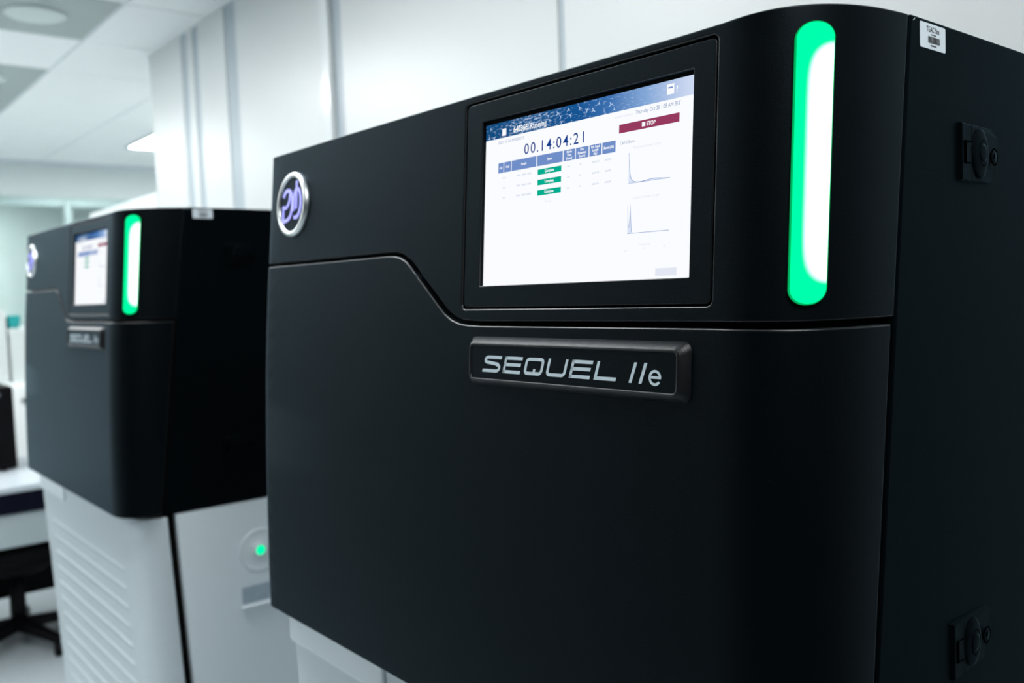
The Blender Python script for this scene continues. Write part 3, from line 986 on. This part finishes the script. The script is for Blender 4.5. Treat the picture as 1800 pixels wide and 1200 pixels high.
# ------------------------------------------------------------------ background things
cb = empty('tall_cupboard', (-3.8, 1.25, 0)); ORG[cb.name] = Vector(cb.location)
box('carcass', -4.42, -3.235, YW + .02, 1.55, 0.0, 2.02, M['cup'], cb, 0.004, 1)
for x0, x1, hx in ((-4.415, -3.832, -3.87), (-3.826, -3.24, -3.79)):
    d_ = box('cupboard_door', x0, x1, YW, YW + .02, 0.06, 2.015, M['cup'], cb, 0.004, 2)
    box('door_handle', hx - .008, hx + .008, YW - .03, YW - .002, 1.0, 1.16, M['grey_metal'], d_, 0.004, 2)
tag(cb, 'tall white two-door cupboard beside the white wall end', 'cupboard')

dk = empty('desk', (-3.2, -0.1, 0)); ORG[dk.name] = Vector(dk.location)
box('worktop', -3.60, -2.79, -1.30, 0.92, 0.722, 0.75, M['desk'], dk, 0.006, 2)
box('cable_tray', -3.55, -2.80, -1.28, 0.90, 0.635, 0.721, M['navy'], dk, 0.003, 1)
box('apron', -2.845, -2.815, -1.28, 0.90, 0.495, 0.634, M['apron'], dk, 0.004, 2)
box('modesty_panel', -3.52, -3.50, -1.20, 0.82, 0.10, 0.634, M['blackobj'], dk)
for yy in (-1.24, 0.86):
    for xx in (-3.5, -2.87):
        box('leg', xx - .025, xx + .025, yy - .025, yy + .025, 0.0, 0.634, M['grey_metal'], dk, 0.004, 2)
tag(dk, 'white worktop desk with navy trunking below, left of the rear instrument', 'desk')

pc = empty('computer_tower', (-3.35, 0.13, 0.75)); ORG[pc.name] = Vector(pc.location)
box('case', -3.56, -3.215, 0.02, 0.262, 0.758, 1.125, M['blackobj'], pc, 0.008, 3)
fr_ = box('front_panel', -3.216, -3.200, 0.022, 0.260, 0.760, 1.123, M['blackfab'], pc, 0.006, 2)
lathe('power_button', [(0.010, 0), (0.010, .002), (0.0001, .003)], (-3.2005, 0.20, 1.09), 'x', M['grey_metal'], fr_, 20)
for k in range(5):
    box('vent_slot', -3.2005, -3.1985, 0.05, 0.20, 0.80 + .02 * k, 0.806 + .02 * k, M['void'], fr_)
for yy in (0.045, 0.21):
    for xx in (-3.52, -3.25):
        box('foot', xx - .015, xx + .015, yy - .012, yy + .012, 0.75, 0.76, M['blackobj'], pc, .002, 1)
tag(pc, 'black computer tower standing on the white worktop at the left edge', 'computer')

# storage unit and boxes further back
su = empty('storage_unit', (-4.6, 0.2, 0)); ORG[su.name] = Vector(su.location)
box('carcass', -5.0, -4.32, -0.75, 0.85, 0.0, 1.06, M['cup'], su, 0.004, 1)
for y0 in (-0.745, -0.213, 0.319):
    d_ = box('drawer_front', -4.32, -4.30, y0, y0 + .525, 0.55, 1.04, M['cup'], su, 0.004, 2)
    box('handle', -4.30, -4.28, y0 + .18, y0 + .34, 0.95, 0.97, M['grey_metal'], d_, 0.003, 1)
    d2 = box('drawer_front', -4.32, -4.30, y0, y0 + .525, 0.06, 0.535, M['cup'], su, 0.004, 2)
    box('handle', -4.30, -4.28, y0 + .18, y0 + .34, 0.44, 0.46, M['grey_metal'], d2, 0.003, 1)
tag(su, 'low white storage unit with drawers behind the desk', 'storage unit')

def carton(x0, x1, y0, y1, z0, z1, m, label):
    t = empty('storage_box', ((x0 + x1) / 2, (y0 + y1) / 2, z0)); ORG[t.name] = Vector(t.location)
    box('body', x0, x1, y0, y1, z0, z1 - .04, m, t, 0.006, 2)
    box('lid', x0 - .004, x1 + .004, y0 - .004, y1 + .004, z1 - .045, z1, m, t, 0.006, 2)
    tag(t, label, 'box', 'boxes on the storage unit')
carton(-4.85, -4.36, -0.10, 0.462, 1.06, 1.46, M['card'], 'tall white lidded box at the left edge above the computer tower')
carton(-4.85, -4.36, 0.475, 0.80, 1.06, 1.36, M['card'], 'lower white lidded box under the teal box')
carton(-4.60, -4.36, 0.478, 0.530, 1.36, 1.433, M['tealbox'], 'small teal box on top of a white box')

# swivel stool tucked under the desk
sl = empty('swivel_stool', (-3.08, 0.20, 0)); ORG[sl.name] = Vector(sl.location)
c = (-3.08, 0.20)
lathe('seat', [(0.0001, 0.38), (0.19, 0.38), (0.235, 0.40), (0.245, 0.43), (0.235, 0.465), (0.19, 0.482), (0.0001, 0.484)], (c[0], c[1], 0), 'z', M['blackfab'], sl, 40)
lathe('seat_plate', [(0.0001, 0.335), (0.12, 0.335), (0.15, 0.355), (0.15, 0.38), (0.0001, 0.38)], (c[0], c[1], 0), 'z', M['blackobj'], sl, 28)
lathe('gas_column', [(0.032, 0.09), (0.032, 0.25), (0.020, 0.26), (0.020, 0.34)], (c[0], c[1], 0), 'z', M['blackobj'], sl, 20)
for k in range(5):
    a = math.radians(20 + 72 * k)
    bm = bmesh.new()
    d = Vector((math.cos(a), math.sin(a), 0)); s_ = Vector((-d.y, d.x, 0))
    prev = None
    rg = []
    for r_, zt, zb, hw in ((0.02, .12, .075, .03), (0.15, .105, .07, .024), (0.29, .085, .058, .018)):
        ctr = Vector((c[0], c[1], 0)) + d * r_
        rg.append([bm.verts.new(ctr + s_ * hw + Vector((0, 0, zb))), bm.verts.new(ctr - s_ * hw + Vector((0, 0, zb))), bm.verts.new(ctr - s_ * hw * .8 + Vector((0, 0, zt))), bm.verts.new(ctr + s_ * hw * .8 + Vector((0, 0, zt)))])
    for i in range(2):
        for j in range(4): bm.faces.new((rg[i][j], rg[i][(j + 1) % 4], rg[i + 1][(j + 1) % 4], rg[i + 1][j]))
    bm.faces.new(rg[0]); bm.faces.new(rg[-1][::-1])
    lg = bm_obj('leg', bm, M['blackobj'], sl)
    e = Vector((c[0], c[1], 0)) + d * .275
    lathe('caster', [(0.0001, -.014), (0.026, -.014), (0.029, -.008), (0.029, .008), (0.026, .014), (0.0001, .014)], (e.x, e.y, 0.029), 'y', M['blackobj'], lg, 20)
tag(sl, 'black swivel stool with star base tucked under the white desk', 'stool')
